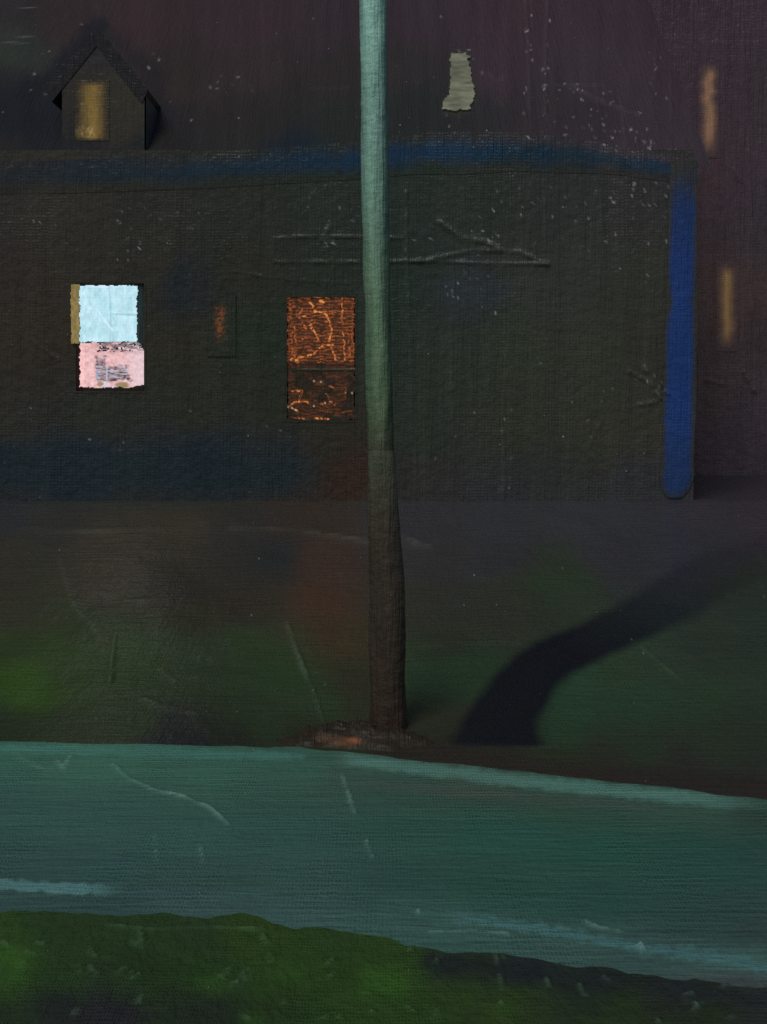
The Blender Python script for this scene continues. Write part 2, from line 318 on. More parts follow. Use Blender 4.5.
def verge_col(P, Q):
    c = field(CP_VERGE, P, Q, 1.8, 1.3, 1)
    for x, y, r in [(8, 960, 40), (388, 985, 44), (285, 972, 30), (215, 985, 26), (505, 1008, 30), (250, 1018, 20)]:
        c = blob(c, P, Q, x, y, r, r*.7, (42, 68, 28), .4, wob=.6)
    c = blob(c, P, Q, 110, 1016, 80, 14, (32,29,38), .5)
    c = stroke(c, P, Q, [(430, 962), (540, 974), (680, 990), (780, 1004)], 14, (26, 30, 36), .6, .9, 5)
    s = fbm(P/18, Q/5, 24, 3)[..., None]
    return c*(.84+.34*s)
L_front = lambda x: np.where(np.abs(x) < 9, 4.0, -10.0) if False else L_near(x)*0+4.2
verge = strip('verge', L_front, L_near, .05, M_VERGE, KV, verge_col, R_VERGE, 170, (0, .18),
    extra=lambda X_, Y_, T: (fbm(X_*5, Y_*3, 88, 4)-.36)*.05*(1-.5*T)*(1-.6*T))
# low kerb along the near edge of the road
def kerb(name, line, w, h, z0, n=7):
    T = np.linspace(0, math.pi, n)[:, None]; Xs = np.broadcast_to(XS[None], (n, len(XS)))
    Yv = line(XS)[None]-np.cos(T)*w/2; Zv = z0+np.sin(T)*h*(.75+.5*fbm(Xs*4, Yv*2, 12, 2))
    P, Q = pxpy(Xs, Yv, Zv)
    return tag(mesh(name, np.stack([Xs, Yv, Zv], -1), grid_faces(n, len(XS)), M_ROAD, cols=(road_col(P, Q)/KR).reshape(-1, 3)), kind='structure')
kerb('kerb', L_kerb, .09, .022, .006)
# the dark winding path across the lawn
lft = [(455,748),(466,722),(484,694),(506,668),(534,646),(575,628),(620,606),(660,580),(705,556),(775,532)]
rgt = [(548,750),(542,724),(552,700),(566,682),(596,664),(640,646),(680,628),(715,608),(745,590),(800,570)]
La = interp(lft, 150); Ra = interp(rgt, 150); n = 46; T = np.linspace(-.2, 1.12, n)[:, None]
Pp = La[None, :, 0]*(1-T)+Ra[None, :, 0]*T; Qq = La[None, :, 1]*(1-T)+Ra[None, :, 1]*T
W = np.array([[unground(a, b) for a, b in zip(ra, rb)] for ra, rb in zip(Pp, Qq)])
Xp, Yp = W[..., 0], W[..., 1]
Zp = gh(Xp, Yp)+(fbm(Xp*1.1, Yp*1.1, 77, 3)-.5)*.10*sstep(10.4, 12, Yp)*(1-sstep(17.2, 17.9, Yp))
edge = np.minimum(T+.2, 1.12-T)+(fbm(Pp/20, Qq/20, 8, 3)-.5)*.10
V_ = np.linspace(0, 1, 150)[None]
m = sstep(.03, .26+.1*V_, edge)*(1-.75*sstep(.45, 1, V_))*sstep(0, .03, V_)
Zp = Zp-.012+.024*sstep(0, .09, np.minimum(T+.2, 1.12-T)+V_*0)*sstep(0, .02, V_)
pc = lin((12, 14, 24))
c = lawn_col(Pp, Qq)*(1-m[..., None])+pc*m[..., None]
tag(mesh('path', np.stack([Xp, Yp, Zp], -1), grid_faces(n, 150), M_LAWN, cols=(c/KG).reshape(-1, 3)), kind='structure')
def painted_glints(col, P, Q, spots, c=(132,142,148), seed=1):  # short pale strokes: sparkle of wet paint baked into the colour
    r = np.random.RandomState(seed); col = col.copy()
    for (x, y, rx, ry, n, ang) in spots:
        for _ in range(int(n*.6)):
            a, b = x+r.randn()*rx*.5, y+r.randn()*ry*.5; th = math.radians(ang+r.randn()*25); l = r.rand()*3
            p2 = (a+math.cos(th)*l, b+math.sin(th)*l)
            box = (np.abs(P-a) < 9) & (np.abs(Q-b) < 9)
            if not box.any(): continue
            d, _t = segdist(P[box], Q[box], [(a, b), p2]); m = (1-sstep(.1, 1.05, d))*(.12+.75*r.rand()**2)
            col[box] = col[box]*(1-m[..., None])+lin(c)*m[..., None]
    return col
# ------------------------------------------------------------------ the house
def wx(px, d=D_WALL): return (px-CX)/F*d
def wz(py, d=D_WALL): return CAMZ-(py-HOR)/F*d
house = tag(empty('house', (0, D_WALL, 1.56)), 'large dark olive house with lit windows, steep roof and blue trim beyond the road', 'house')
XL, XR = wx(-150), wx(694)
Z_E = wz(168)
R_WALL = [([(275,238),(318,236),(355,237),(402,238)],1.5,2.4),([(275,262),(320,262),(362,262)],1.5,1.8),([(388,262),(430,261),(470,263),(548,264)],1.7,3),([(418,262),(475,250),(520,252),(548,265)],2.2,2.4),
 ([(440,222),(462,238),(486,242),(500,250)],2.6,3),([(406,192),(407,250),(409,310)],1.6,3),([(409,310),(411,360),(412,420),(418,498)],1.8,2),([(503,432),(504,466),(503,500)],1.8,3.4),([(470,340),(473,430)],1.5,1.8),
 ([(452,320),(452,420)],1.4,1.2),([(556,250),(560,330)],1.3,1),([(590,400),(602,420),(586,450),(604,470)],1.6,1),([(645,368),(652,384),(660,398)],2.6,4.0),([(630,372),(645,380)],2.2,2.4),([(640,405),(656,402)],2,2),
 ([(505,300),(506,380)],1.4,1.2),([(520,190),(522,270)],1.4,1.4),([(544,180),(546,250)],1.4,1.4),([(120,225),(135,262)],2,1.6),([(225,270),(290,280),(350,283)],1.3,1.0),([(176,195),(177,230)],1.2,1.5),
 ([(330,225),(322,240),(336,246)],2,2.4),([(30,340),(60,360)],2,1),([(600,190),(604,260)],1.4,1.4),([(618,200),(618,300)],1.3,1)]
def wall_grid():
    st = 1.5
    pxs = np.concatenate([np.arange(-150, -10, 14), np.arange(-10, 694.5, st)]); pys = np.concatenate([np.arange(150, 506, st)])
    P, Q = np.meshgrid(pxs, pys)
    c = field(CP_WALL, P, Q, 1.9, 1.1, 1)
    c = blob(c, P, Q, 178, 300, 16, 50, (26, 30, 36), .5, wob=.3)
    c = stroke(c, P, Q, [(-200, 474), (0, 472), (120, 470), (240, 474), (330, 482)], 38, (23,35,43), .65, .95, 6, (0, .12))
    c = blob(c, P, Q, 396, 330, 30, 190, (28, 40, 34), .5, wob=.3)
    c = blob(c, P, Q, 468, 292, 70, 22, (42, 48, 56), .45, wob=.5)
    c = blob(c, P, Q, 350, 490, 40, 50, (50, 34, 28), .55, wob=.3)
    c = c*(.84+.34*fbm(P/9, Q/120, 17, 4)[..., None])
    c = painted_glints(c, P, Q, [(150,225,60,40,26,70),(330,235,20,20,14,40),(470,240,70,14,26,20),(640,190,60,24,50,60),(655,385,16,26,16,120),(460,290,50,20,24,90),(600,240,70,60,30,80),(540,400,100,90,30,90),(520,200,90,20,24,80),(70,240,50,30,10,60),(320,190,20,30,12,90),(120,430,90,40,10,20),(250,440,80,50,10,10)])
    h = ridges(P, Q, R_WALL); c = ridge_highlight(c, h, .012); h = h*.008
    X_ = wx(P); Z_ = wz(Q); Y_ = D_WALL-h
    keep = np.ones((len(pys)-1, len(pxs)-1), bool)
    Pc = (P[:-1, :-1]+P[1:, 1:])/2; Qc = (Q[:-1, :-1]+Q[1:, 1:])/2
    for (a, b, e, f) in HOLES: keep &= ~((Pc > a) & (Pc < b) & (Qc > e) & (Qc < f))
    return mesh('wall', np.stack([X_, Y_, Z_], -1), grid_faces(len(pys), len(pxs), keep), M_WALL, house, (c/KW).reshape(-1, 3))
HOLES = [(76, 144, 283, 391), (285, 356, 295, 422), (212, 231, 300, 352)]
wall_grid()
# side, rear walls
YB = D_WALL+9.0
ridge_y, ridge_z = D_WALL+4.7, Z_E+4.7
V = [(XL,D_WALL,1.4),(XL,YB,1.4),(XL,YB,Z_E),(XL,ridge_y,ridge_z-.1),(XL,D_WALL,Z_E),(XR,D_WALL,1.4),(XR,YB,1.4),(XR,YB,Z_E),(XR,ridge_y,ridge_z-.1),(XR,D_WALL,Z_E)]
mesh('side_wall', V, [[0,1,2,3,4],[5,9,8,7,6],[1,6,7,2]], M_WALL, house, lin((44,44,40))/KW, smooth=False)
# roof front slope
def roof_col(P, Q):
    c = field(CP_ROOF, P, Q, 1.8, 1.2, .9)
    c = stroke(c, P, Q, [(97,28),(48,84),(0,106),(-60,112)], 15, (27,27,31), .8, .7, 4)
    c = blob(c, P, Q, 20, 125, 60, 26, (25,27,31), .8, wob=.3)
    c = stroke(c, P, Q, [(97,28),(128,52),(155,78),(153,120),(142,150)], 15, (30,31,34), .5, .9, 4)  # shade along the dormer's right side, painted onto the roof
    c = blob(c, P, Q, 100, 162, 80, 14, (26,32,40), .7, wob=.3)
    c = c*(.82+.38*fbm(P/8, Q/90, 19, 4)[..., None])
    return painted_glints(c, P, Q, [(25,45,22,40,34,60),(530,60,6,60,26,88),(546,80,5,60,22,88),(590,130,50,30,60,45),(660,60,20,60,24,85),(640,150,50,20,50,50),(130,70,60,60,20,70),(260,60,90,60,20,30),(460,90,60,60,26,60),(570,90,40,6,14,5),(110,125,60,40,18,60)], seed=2)
R_ROOF = [([(525,-10),(528,40),(530,112)],1.7,3),([(548,-10),(546,40),(545,112)],1.7,2.6),([(575,88),(598,100),(640,116)],2.0,3.2),([(555,86),(605,86)],1.4,2.4),([(656,40),(654,84)],1.6,2),([(670,50),(672,160)],1.3,1.6),
 ([(500,100),(506,112)],2,2),([(262,0),(266,80)],1.4,1.2),([(310,90),(350,89)],1.4,1.8),([(206,45),(216,52)],1.6,2),([(490,75),(498,82),(506,78)],2,2.4),([(620,90),(626,160)],1.4,1.8),([(8,60),(20,66)],1.8,2)]
pxs = np.concatenate([np.arange(-150, -10, 14), np.arange(-10, 712, 1.6)]); ts = np.linspace(.0, 4.7, 130)
Xr = np.broadcast_to(wx(pxs)[None], (len(ts), len(pxs))); Tm = np.broadcast_to(ts[:, None], Xr.shape)
P, Q = pxpy(Xr, D_WALL+Tm, Z_E+Tm)
h = ridges(P, Q, R_ROOF); c = ridge_highlight(roof_col(P, Q), h, .015); h = h*.009
Vr = np.stack([Xr, D_WALL+Tm-h*.7, Z_E+Tm+h*.7+.02], -1)
roof = mesh('roof', Vr, grid_faces(len(ts), len(pxs)), M_ROOF, house, (c/KO).reshape(-1, 3))
X0, X1 = wx(-150), wx(712)
mesh('rear_roof', [(X0,ridge_y,ridge_z+.02),(X1,ridge_y,ridge_z+.02),(X1,YB+.3,Z_E),(X0,YB+.3,Z_E)], [[0,1,2,3]], M_ROOF, house, lin((50,42,46))/KW, smooth=False)
# soft blue eaves board
pxs = np.arange(-150, 700, 2.0); vv = np.linspace(-1, 1, 22)
cy = np.interp(pxs, [-150,0,60,200,360,420,520,600,650,700], [178,178,177,171,160,153,152,158,166,174])
hw = np.interp(pxs, [-150,0,100,360,450,560,620,700], [16,16,17,19,22,18,14,12])
P = np.broadcast_to(pxs[None], (22, len(pxs))); Q = cy[None]+hw[None]*vv[:, None]
bl = np.stack([np.interp(pxs, [-150,0,100,250,350,430,520,600,660,700], v_) for v_ in ([32,32,26,20,17,16,17,24,26,26],[34,34,35,38,40,43,40,40,42,44],[38,38,44,53,62,69,57,54,60,72])], -1)
bl = lin(bl)[None]+P[..., None]*0
under = np.where((vv[:, None] > 0)[..., None], field(CP_WALL, P, Q, 1.9, 1.1, 1), roof_col(P, Q))
soft = 1-sstep(.0, .9, np.abs(vv[:, None])+(fbm(P/16, Q/12, 3, 3)-.5)*.7)
c = under*(1-soft[..., None])+bl*soft[..., None]; c = c*(.82+.36*fbm(P/12, Q/40, 23, 3)[..., None])
de = D_WALL-.006
mesh('eaves_board', np.stack([wx(P, de), de-.012*np.cos(vv[:, None]*1.5)+P*0, wz(Q, de)], -1), grid_faces(22, len(pxs)), M_BLUE, house, (c/KW).reshape(-1, 3))
# blue corner board
vv = np.linspace(-1, 1, 26); pys = np.arange(160, 499, 1.5)
cx = np.interp(pys, [160,185,300,420,480,503], [685,683,682,679,677,674]); hw = np.interp(pys, [160,200,300,400,478,490,499], [13,14,15.5,16.5,17,14,6])+(fbm(pys/22, pys*0, 38, 3)-.5)*3
P = cx[:, None]+hw[:, None]*vv[None]; Q = np.broadcast_to(pys[:, None], P.shape)
base = lin((43,43,43)); bcol = np.stack([np.interp(pys, [160,190,260,400,500], v_) for v_ in ([30,24,24,22,26],[42,42,46,48,44],[66,82,97,100,80])], -1)
soft = (1-sstep(.55, 1.0, np.abs(vv[None])+(fbm(P/12, Q/30, 4, 3)-.5)*.4))*sstep(158, 215, Q+(fbm(P/4, Q/20, 39, 2)-.5)*26)*(1-sstep(486, 499, Q)*.5)
c = base*(1-soft[..., None])+lin(bcol)[:, None]*soft[..., None]; c = c*(.85+.3*fbm(P/5, Q/60, 29, 3)[..., None])
dc = D_WALL-.022
mesh('corner_board', np.stack([wx(P, dc), dc-.016*np.cos(vv[None]*1.4)+P*0+ridges(P, Q, [([(655,385),(668,394)],2,2)])*-.01, wz(Q, dc)], -1), grid_faces(*P.shape), M_BLUE, house, (c/KW).reshape(-1, 3))
# ---- windows
def pane_patch(name, parent, x0, x1, y0, y1, d, colf, keepf, mat, st=.8, rel=.012, K=None):
    pxs = np.arange(x0, x1+st/2, st); pys = np.arange(y0, y1+st/2, st); P, Q = np.meshgrid(pxs, pys)
    Pc = (P[:-1, :-1]+P[1:, 1:])/2; Qc = (Q[:-1, :-1]+Q[1:, 1:])/2
    c = colf(P, Q)
    if isinstance(c, tuple): c = np.concatenate([c[0]/(KF if d > 20 else KW), c[1]], -1)      # colour + how much of it glows
    pxs = pxs; assert c.shape[:2] == P.shape
    return mesh(name, np.stack([wx(P, d), d-rel*fbm(P/2.5, Q/6, 2, 3), wz(Q, d)], -1), grid_faces(len(pys), len(pxs), keepf(Pc, Qc)), mat, parent, c.reshape(-1, c.shape[-1]))
def rect_keep(x0, x1, y0, y1, w):
    def f(P, Q):
        e = (fbm(P/4, Q/3, 71, 3)-.5)*w*2.4+(fbm(P/1.6, Q/1.6, 73, 1)-.5)*w*.6
        return (P > x0+e) & (P < x1+e) & (Q > y0+e*.6) & (Q < y1-e*.7)
    return f
def frame(x0, x1, y0, y1, t, d0, d1, mid=None):
    a, b, e, f = wx(x0), wx(x1), wz(y1), wz(y0); k = t*D_WALL/F
    L_ = [(a-k, a, d0, d1, e-k, f+k), (b, b+k, d0, d1, e-k, f+k), (a, b, d0, d1, f, f+k), (a, b, d0, d1, e-k, e)]
    if mid: z = wz(mid); L_.append((a, b, d0+.02, d1-.02, z-k*.35, z+k*.35))
    return boxes(L_)
def c_wall_at(P, Q):
    return field(CP_WALL, P, Q, 1.9, 1.1, 1)
def wall_like(px, py): return tuple(field(CP_WALL, np.array([float(px)]), np.array([float(py)]), 1.9, 1.1, 1)[0])
def window(name_, x0, x1, y0, y1, mid, label):
    V, Fc = frame(x0, x1, y0, y1, 2.2, D_WALL-.006, D_WALL+.16, mid)
    w = mesh('window', V, Fc, M_WALL, house, np.array(wall_like(x0-15, y0))*.95/KW, smooth=False); w['label'] = label
    V, Fc = boxes([(wx(x0)-.05, wx(x1)+.05, D_WALL+.17, D_WALL+.2, wz(y1)-.05, wz(y0)+.05)])
    mesh('reveal', V, Fc, M_GLASS, w, smooth=False)
    return w
w1 = window('window', 76, 144, 283, 391, None, 'brightly lit sash window with pale blue blind above and pink below')
def c_top(P, Q):
    n = fbm(P/5, Q/5+P/8, 51, 4)[..., None]; c = lin((162, 212, 224))*(1-n)+lin((206, 238, 248))*n*1.0
    c = c*(.86+.28*fbm(P/1.6, Q/3.5, 52, 2)[..., None])
    c = stroke(c, P, Q, [(79,285),(100,286),(136,284)], 2.2, (224,240,255), .7, .8, 1)
    c = stroke(c, P, Q, [(109,283),(110,300),(111,318),(110,342)], 1.1, (150,190,205), .6, .6, 1)
    c = stroke(c, P, Q, [(113,314),(136,315)], .9, (140,180,196), .6, .6, 1)
    c = stroke(c, P, Q, [(96,308),(112,330)], 1.6, (225,244,255), .6, .8, 1)
    return c
pane_patch('blind', w1, 76, 141, 282, 345, D_WALL+.03, c_top, rect_keep(80, 137, 285.5, 342, 1.6), M_GLOW)
def c_pink(P, Q):
    n = fbm(P/4, Q/3, 61, 4)[..., None]; c = lin((206, 150, 150))*(1-n)+lin((252, 212, 214))*n
    wr = (sstep(118, 142, P)*.7)[..., None]; c = c*(1-wr)+lin((226,204,212))*wr
    g = sstep(.40, .56, fbm(P/5, Q/2, 62, 3))*(1-sstep(347, 356, Q))*sstep(90, 106, P)
    c = c*(1-g[..., None]*.85)+lin((104,100,108))*g[..., None]*.85
    def bx(x0, x1, y0, y1, sd): 
        d = np.maximum(np.abs(P-(x0+x1)/2)/((x1-x0)/2), np.abs(Q-(y0+y1)/2)/((y1-y0)/2))+(fbm(P/3, Q/2.2, sd, 3)-.5)*.9
        return 1-sstep(.7, 1.05, d)
    k = np.maximum(bx(95, 106, 355, 384, 63), bx(98, 131, 365, 382, 66))
    tex = sstep(.3, .6, fbm(P/3.2, Q/1.1, 64, 3)); dk = lin((44,48,56))*(1-tex[..., None]*.0)
    k2 = (k*(.55+.45*(1-tex)))[..., None]
    c = c*(1-k2)+dk*k2
    ln = (k*sstep(.58, .72, fbm(P/7, Q/.95, 67, 2))*.75)[..., None]; c = c*(1-ln)+lin((190,196,214))*ln
    c = stroke(c, P, Q, [(107,366),(107,384)], 1.0, (190,198,220), .7, .6, .6)
    c = stroke(c, P, Q, [(97,371),(98,380)], 1.3, (150,164,196), .7, .6, 1)
    c = stroke(c, P, Q, [(103,386),(112,388),(120,385)], 1.5, (196,202,224), .8, .6, 1)
    c = blob(c, P, Q, 122, 385, 9, 4.0, (146,128,84), .95, .5, .5); c = blob(c, P, Q, 100, 384, 4, 3.5, (168,134,90), .9, .5, .5)
    c = stroke(c, P, Q, [(80,345),(84,360),(80,372),(83,386)], 3.2, (250,196,196), .7, .7, 2)
    return c*(.80+.40*fbm(P/1.4, Q/2.0, 65, 2)[..., None])
def k_pink(P, Q):
    e = (fbm(P/5, Q/3, 74, 3)-.5)*5+(fbm(P/1.5, Q/1.4, 75, 1)-.5)*1.8
    xr = 138+7*sstep(340, 352, Q); return (P > 80+e*.6) & (P < xr+e) & (Q > 342.5+e*.8) & (Q < 387.5+e*.5-3.0*sstep(128, 146, P)) & ~((fbm(P/2.0, Q/1.2, 76, 2) < .36) & (Q < 352) & (P > 96))
pane_patch('curtain', w1, 77, 149, 340, 391, D_WALL+.02, c_pink, k_pink, M_GLOW)
def c_och(P, Q):
    n = fbm(P/2.5, Q/4, 81, 3)[..., None]; return lin((96, 84, 44))*(1-n)+lin((156, 134, 82))*n
pane_patch('sash_edge', w1, 68, 82, 282, 346, D_WALL-.045, c_och, rect_keep(71.0, 79.6, 284, 343.5, 1.0), M_GLOW)
# the copper lace window
w2 = window('window', 287, 355, 297, 420, 370, 'dim window with orange lace pattern beside the pole')
def c_lace(P, Q):
    hi = 1-sstep(361, 366, Q)
    u = P+2.0*np.sin(Q/6.0)+(fbm(P/6, Q/6, 90, 2)-.5)*6; v = Q+(fbm(P/7, Q/5, 91, 2)-.5)*5
    w = .5+.5*np.sin(v*2*math.pi/3.3); w = w**1.6*sstep(.34, .6, fbm(P/3, Q/1.6, 92, 3)+.03)
    g = .12+.95*w*(.35+1.1*fbm(P/8, Q/8, 93, 3))
    g = g*np.where(hi > .5, 1, .35*sstep(.45, .62, fbm(P/10, Q/12, 94, 2)+.06+.14*sstep(325, 345, P)))
    def ln(pts, wd, a):
        d, t = segdist(P+(fbm(P/3, Q/3, 95, 2)-.5)*3, Q, pts); return a*(1-sstep(wd*.15, wd*.85, d))*(.1+1.35*sstep(.3, .65, fbm(P/1.7, Q/1.5, 96, 2)))
    S = [([(308,300),(313,305),(316,312)],2,1),([(300,318),(308,314),(318,311),(326,314),(330,322),(332,332),(329,339)],1.9,1.1),([(308,320),(311,328),(317,335),(318,341)],1.8,1),([(303,322),(306,330),(300,328)],2,.8),
     ([(292,360),(302,357),(314,354),(320,349),(324,345),(334,345)],2.0,1.0),([(330,345),(333,352),(336,360)],1.6,.9),([(290,304),(291,330),(293,354)],1.8,.6),([(294,326),(296,345),(295,358)],2.4,.7),([(342,299),(343,330),(345,360)],1.5,.9),([(347,330),(350,345),(349,358)],2.2,.6),
     ([(316,312),(330,311),(340,315)],1.5,.7),([(288,330),(300,336),(304,341)],1.4,.7),([(300,336),(330,336)],1,.5),([(303,309),(298,316)],1.8,.7),([(320,301),(323,302)],2.6,1.3),([(292,359),(298,361)],3,1.0),([(287,312),(289,352)],1.2,.5),([(336,322),(352,324)],1.2,.6),([(352,299),(353,356)],1.4,.5),([(338,300),(352,303)],2,.5),
     ([(292,391),(302,391),(301,395),(299,399)],1.8,.9),([(290,406),(295,402),(305,401),(310,404)],1.9,1.0),([(292,408),(298,411)],1.4,.8),([(292,417),(305,419)],1.5,.8),([(314,418),(328,419)],1.9,1.0),([(345,384),(346,398)],1.4,.8),([(330,386),(334,388)],1.8,.6),([(321,403),(323,405)],1.6,.9),([(329,400),(331,402)],1.5,.9),([(326,394),(328,398)],1.3,.9),([(334,405),(336,402)],1.2,.9),([(318,410),(332,412)],1,.4),([(336,414),(354,410)],1.2,.4)]
    s = 0
    for pts, wd, a in S: s = np.maximum(s, ln(pts, wd, a))
    e = np.maximum(g*.62, s*.78); e = np.clip(e, 0, 1.15)
    dark = lin((40, 33, 26)); mid = lin((140, 72, 38)); top = lin((214, 134, 72))
    c = dark*(1-np.clip(e*1.6, 0, 1))[..., None]+mid*np.clip(e*1.6, 0, 1)[..., None]
    t2 = np.clip((e-.6)*1.8, 0, 1)[..., None]; c = c*(1-t2)+top*t2; al = np.clip(e*1.6, 0, 1)[..., None]
    c = stroke(c, P, Q, [(289,371),(305,369),(320,370),(354,369)], 1.0, (110,104,84), .8, .6, 1)
    for x, y in ((314,381),(321,382),(296,410),(314,406),(288,407),(325,403),(292,408),(352,393)): c = blob(c, P, Q, x, y, 1.4, 1.4, (190,170,150), .8, .4, .2)
    return c, al*.9+.02
pane_patch('lace_curtain', w2, 285, 357, 295, 423, D_WALL+.03, c_lace, rect_keep(287, 354.5, 297, 420, 2.2), M_DIM, st=.7)
w3 = window('window', 213, 230, 302, 350, None, 'narrow unlit side window with faint rust coloured curtain')
def c_rust(P, Q):
    e = np.exp(-((P-220)/5.0)**2)*(1-sstep(326, 350, Q))*sstep(301, 312, Q)*(.15+1.0*sstep(.42, .62, fbm(P/1.8, Q/1.3, 97, 3)))
    e = np.clip(e, 0, 1)[..., None]; return c_wall_at(P, Q)*(1-e)+lin((98,56,34))*e, e*.8
pane_patch('curtain', w3, 207, 236, 295, 357, D_WALL-.012, c_rust, lambda P, Q: P > 0, M_DIM)
# ---- dormer
dd = D_WALL+.31
def dz(py): return wz(py, dd)
def dx(px): return wx(px, dd)
pg = np.arange(62, 146, 1.5); qg = np.arange(40, 168, 1.5); P, Q = np.meshgrid(pg, qg)
gab = 36+np.abs(P-97)*1.05
c = field([(70,90,(42,38,34)),(97,60,(40,36,38)),(120,90,(46,42,36)),(130,110,(46,44,36)),(120,130,(46,42,36)),(72,130,(36,34,32)),(97,150,(34,30,36)),(62,150,(28,30,34)),(140,150,(28,30,33)),(97,165,(26,32,40)),(130,165,(28,32,38))], P, Q, 1.8)
c = c*(.84+.32*fbm(P/6, Q/16, 33, 3)[..., None])
Pc = (P[:-1, :-1]+P[1:, 1:])/2; Qc = (Q[:-1, :-1]+Q[1:, 1:])/2
keep = (Qc > 36+np.abs(Pc-97)*1.02) & ~((Pc > 77) & (Pc < 107) & (Qc > 82) & (Qc < 139))
dormer = mesh('dormer', np.stack([wx(P, dd), dd+P*0, wz(Q, dd)], -1), grid_faces(len(qg), len(pg), keep), M_DORMER, house, (c/KW).reshape(-1, 3))
# cheeks and gabled roof of the dormer, with rake boards
prof = [(148,90),(97,26),(44,86)]; prof_in = [(142,104),(97,46),(52,102)]
Ya = dd-.015; V = []; Fc = []
for (a, b) in ((0, 1), (1, 2)):
    o0 = prof[a]; o1 = prof[b]; i0 = prof_in[a]; i1 = prof_in[b]
    def back(z): return D_WALL+(z-Z_E)+.15
    pts = []
    for (q, y_) in ((o0, Ya), (o1, Ya), (i1, Ya), (i0, Ya)): pts.append((wx(q[0], dd), y_, wz(q[1], dd)))
    for q in (o0, o1, i1, i0): z = wz(q[1], dd); pts.append((wx(q[0], dd), max(back(z), dd+.1), z))
    b_ = len(V); V += pts
    Fc += [[b_+0,b_+1,b_+2,b_+3],[b_+0,b_+4,b_+5,b_+1],[b_+3,b_+2,b_+6,b_+7],[b_+0,b_+3,b_+7,b_+4],[b_+1,b_+5,b_+6,b_+2],[b_+4,b_+7,b_+6,b_+5]]
mesh('gable_roof', V, Fc, M_ROOF, dormer, lin((31,31,34))/KO, smooth=False)
zt, zb = dz(96), dz(160)
for px, lb in ((62, 'left cheek of the dormer'), (146, 'right cheek of the dormer')):
    x = dx(px); V = [(x, dd, dz(166)), (x, dd, zt), (x, D_WALL+(zt-Z_E)+.1, zt)]; Fc = [[0, 1, 2]]
    mesh('cheek', V, Fc, M_DORMER, dormer, lin((58,59,64))/KW, smooth=False)
def c_dw(P, Q):
    e = np.exp(-(np.abs(P-92-2*sstep(90, 120, Q)*0)/11.0)**3.0)*sstep(80, 88, Q)*(1-sstep(137, 140, Q+(fbm(P/3, Q/3, 43, 2)-.5)*5))
    e = e*(.55+.65*fbm(P/3, Q/14, 44, 3)); e = np.clip(e, 0, 1)[..., None]
    hot = (np.exp(-((Q-132)/6)**2)*np.exp(-((P-88)/9)**2)*sstep(.35, .6, fbm(P/2, Q/3, 45, 2)))[..., None]
    c = lin((44,40,34))*(1-e)+lin((104,84,44))*e; return c*(1-hot*.5)+lin((170,144,92))*hot*.5, e*.9
pane_patch('window', dormer, 75, 109, 80, 141, dd-.003, c_dw, lambda P, Q: P > 0, M_DIM)
# ---- pale roof light, lying on the slope
def on_roof(px, py):
    # solve y = 18+t, z = Z_E+t on the ray
    k = (HOR-py)/F; t = (CAMZ+k*D_WALL-Z_E)/(1-k); return (px-CX)/F*(D_WALL+t), D_WALL+t, Z_E+t
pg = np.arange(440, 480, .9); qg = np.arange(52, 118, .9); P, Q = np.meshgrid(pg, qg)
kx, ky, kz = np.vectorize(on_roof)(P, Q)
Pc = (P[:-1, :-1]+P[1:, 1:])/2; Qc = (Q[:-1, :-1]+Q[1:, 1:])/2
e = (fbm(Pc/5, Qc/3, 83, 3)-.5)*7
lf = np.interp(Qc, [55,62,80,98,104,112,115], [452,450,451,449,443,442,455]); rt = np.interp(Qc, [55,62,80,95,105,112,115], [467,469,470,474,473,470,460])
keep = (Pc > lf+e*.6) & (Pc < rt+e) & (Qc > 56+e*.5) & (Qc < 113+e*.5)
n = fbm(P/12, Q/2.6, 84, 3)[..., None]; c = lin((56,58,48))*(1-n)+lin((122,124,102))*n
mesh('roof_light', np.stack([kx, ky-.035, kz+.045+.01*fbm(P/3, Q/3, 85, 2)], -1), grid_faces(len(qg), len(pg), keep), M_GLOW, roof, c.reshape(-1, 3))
# ------------------------------------------------------------------ the taller neighbour
D2 = 24.0
nb = tag(empty('neighbouring_house', (wx(730, D2), D2, 1.56)), 'taller brown neighbouring house at the right with two narrow amber windows', 'house')
pg = np.concatenate([np.arange(560, 800, 1.6), np.arange(800, 1050, 10)]); qg = np.concatenate([np.arange(-80, -5, 8), np.arange(-5, 484, 1.6)]); P, Q = np.meshgrid(pg, qg)
c = field(CP_FAR, P, Q, 1.8); c = c*(.82+.36*fbm(P/7, Q/80, 34, 4)[..., None])
R_FAR = [([(748,150),(752,240)],1.5,1.6),([(740,100),(742,150)],1.3,2),([(757,330),(755,390)],1.6,2),([(744,372),(754,392)],1.8,2.6),([(705,380),(722,384)],1.6,1.8),([(735,170),(741,180)],2,2),([(716,0),(718,60)],1.3,1.4)]
Pc = (P[:-1, :-1]+P[1:, 1:])/2; Qc = (Q[:-1, :-1]+Q[1:, 1:])/2
SL = [(698,719,62,158),(716,738,262,352)]
keep = np.ones(Pc.shape, bool)
for a, b, e_, f_ in SL: keep &= ~((Pc > a+2) & (Pc < b-2) & (Qc > e_+2) & (Qc < f_-2))
mesh('wall', np.stack([wx(P, D2), D2-ridges(P, Q, R_FAR)*.012, wz(Q, D2)], -1), grid_faces(len(qg), len(pg), keep), M_FAR, nb, (c/KF).reshape(-1, 3))
xa, xb, zt = wx(560, D2), wx(1048, D2), wz(-80, D2)
V = [(xa,D2,1.4),(xa,D2+8,1.4),(xa,D2+8,zt),(xa,D2,zt),(xb,D2,1.4),(xb,D2+8,1.4),(xb,D2+8,zt),(xb,D2,zt)]
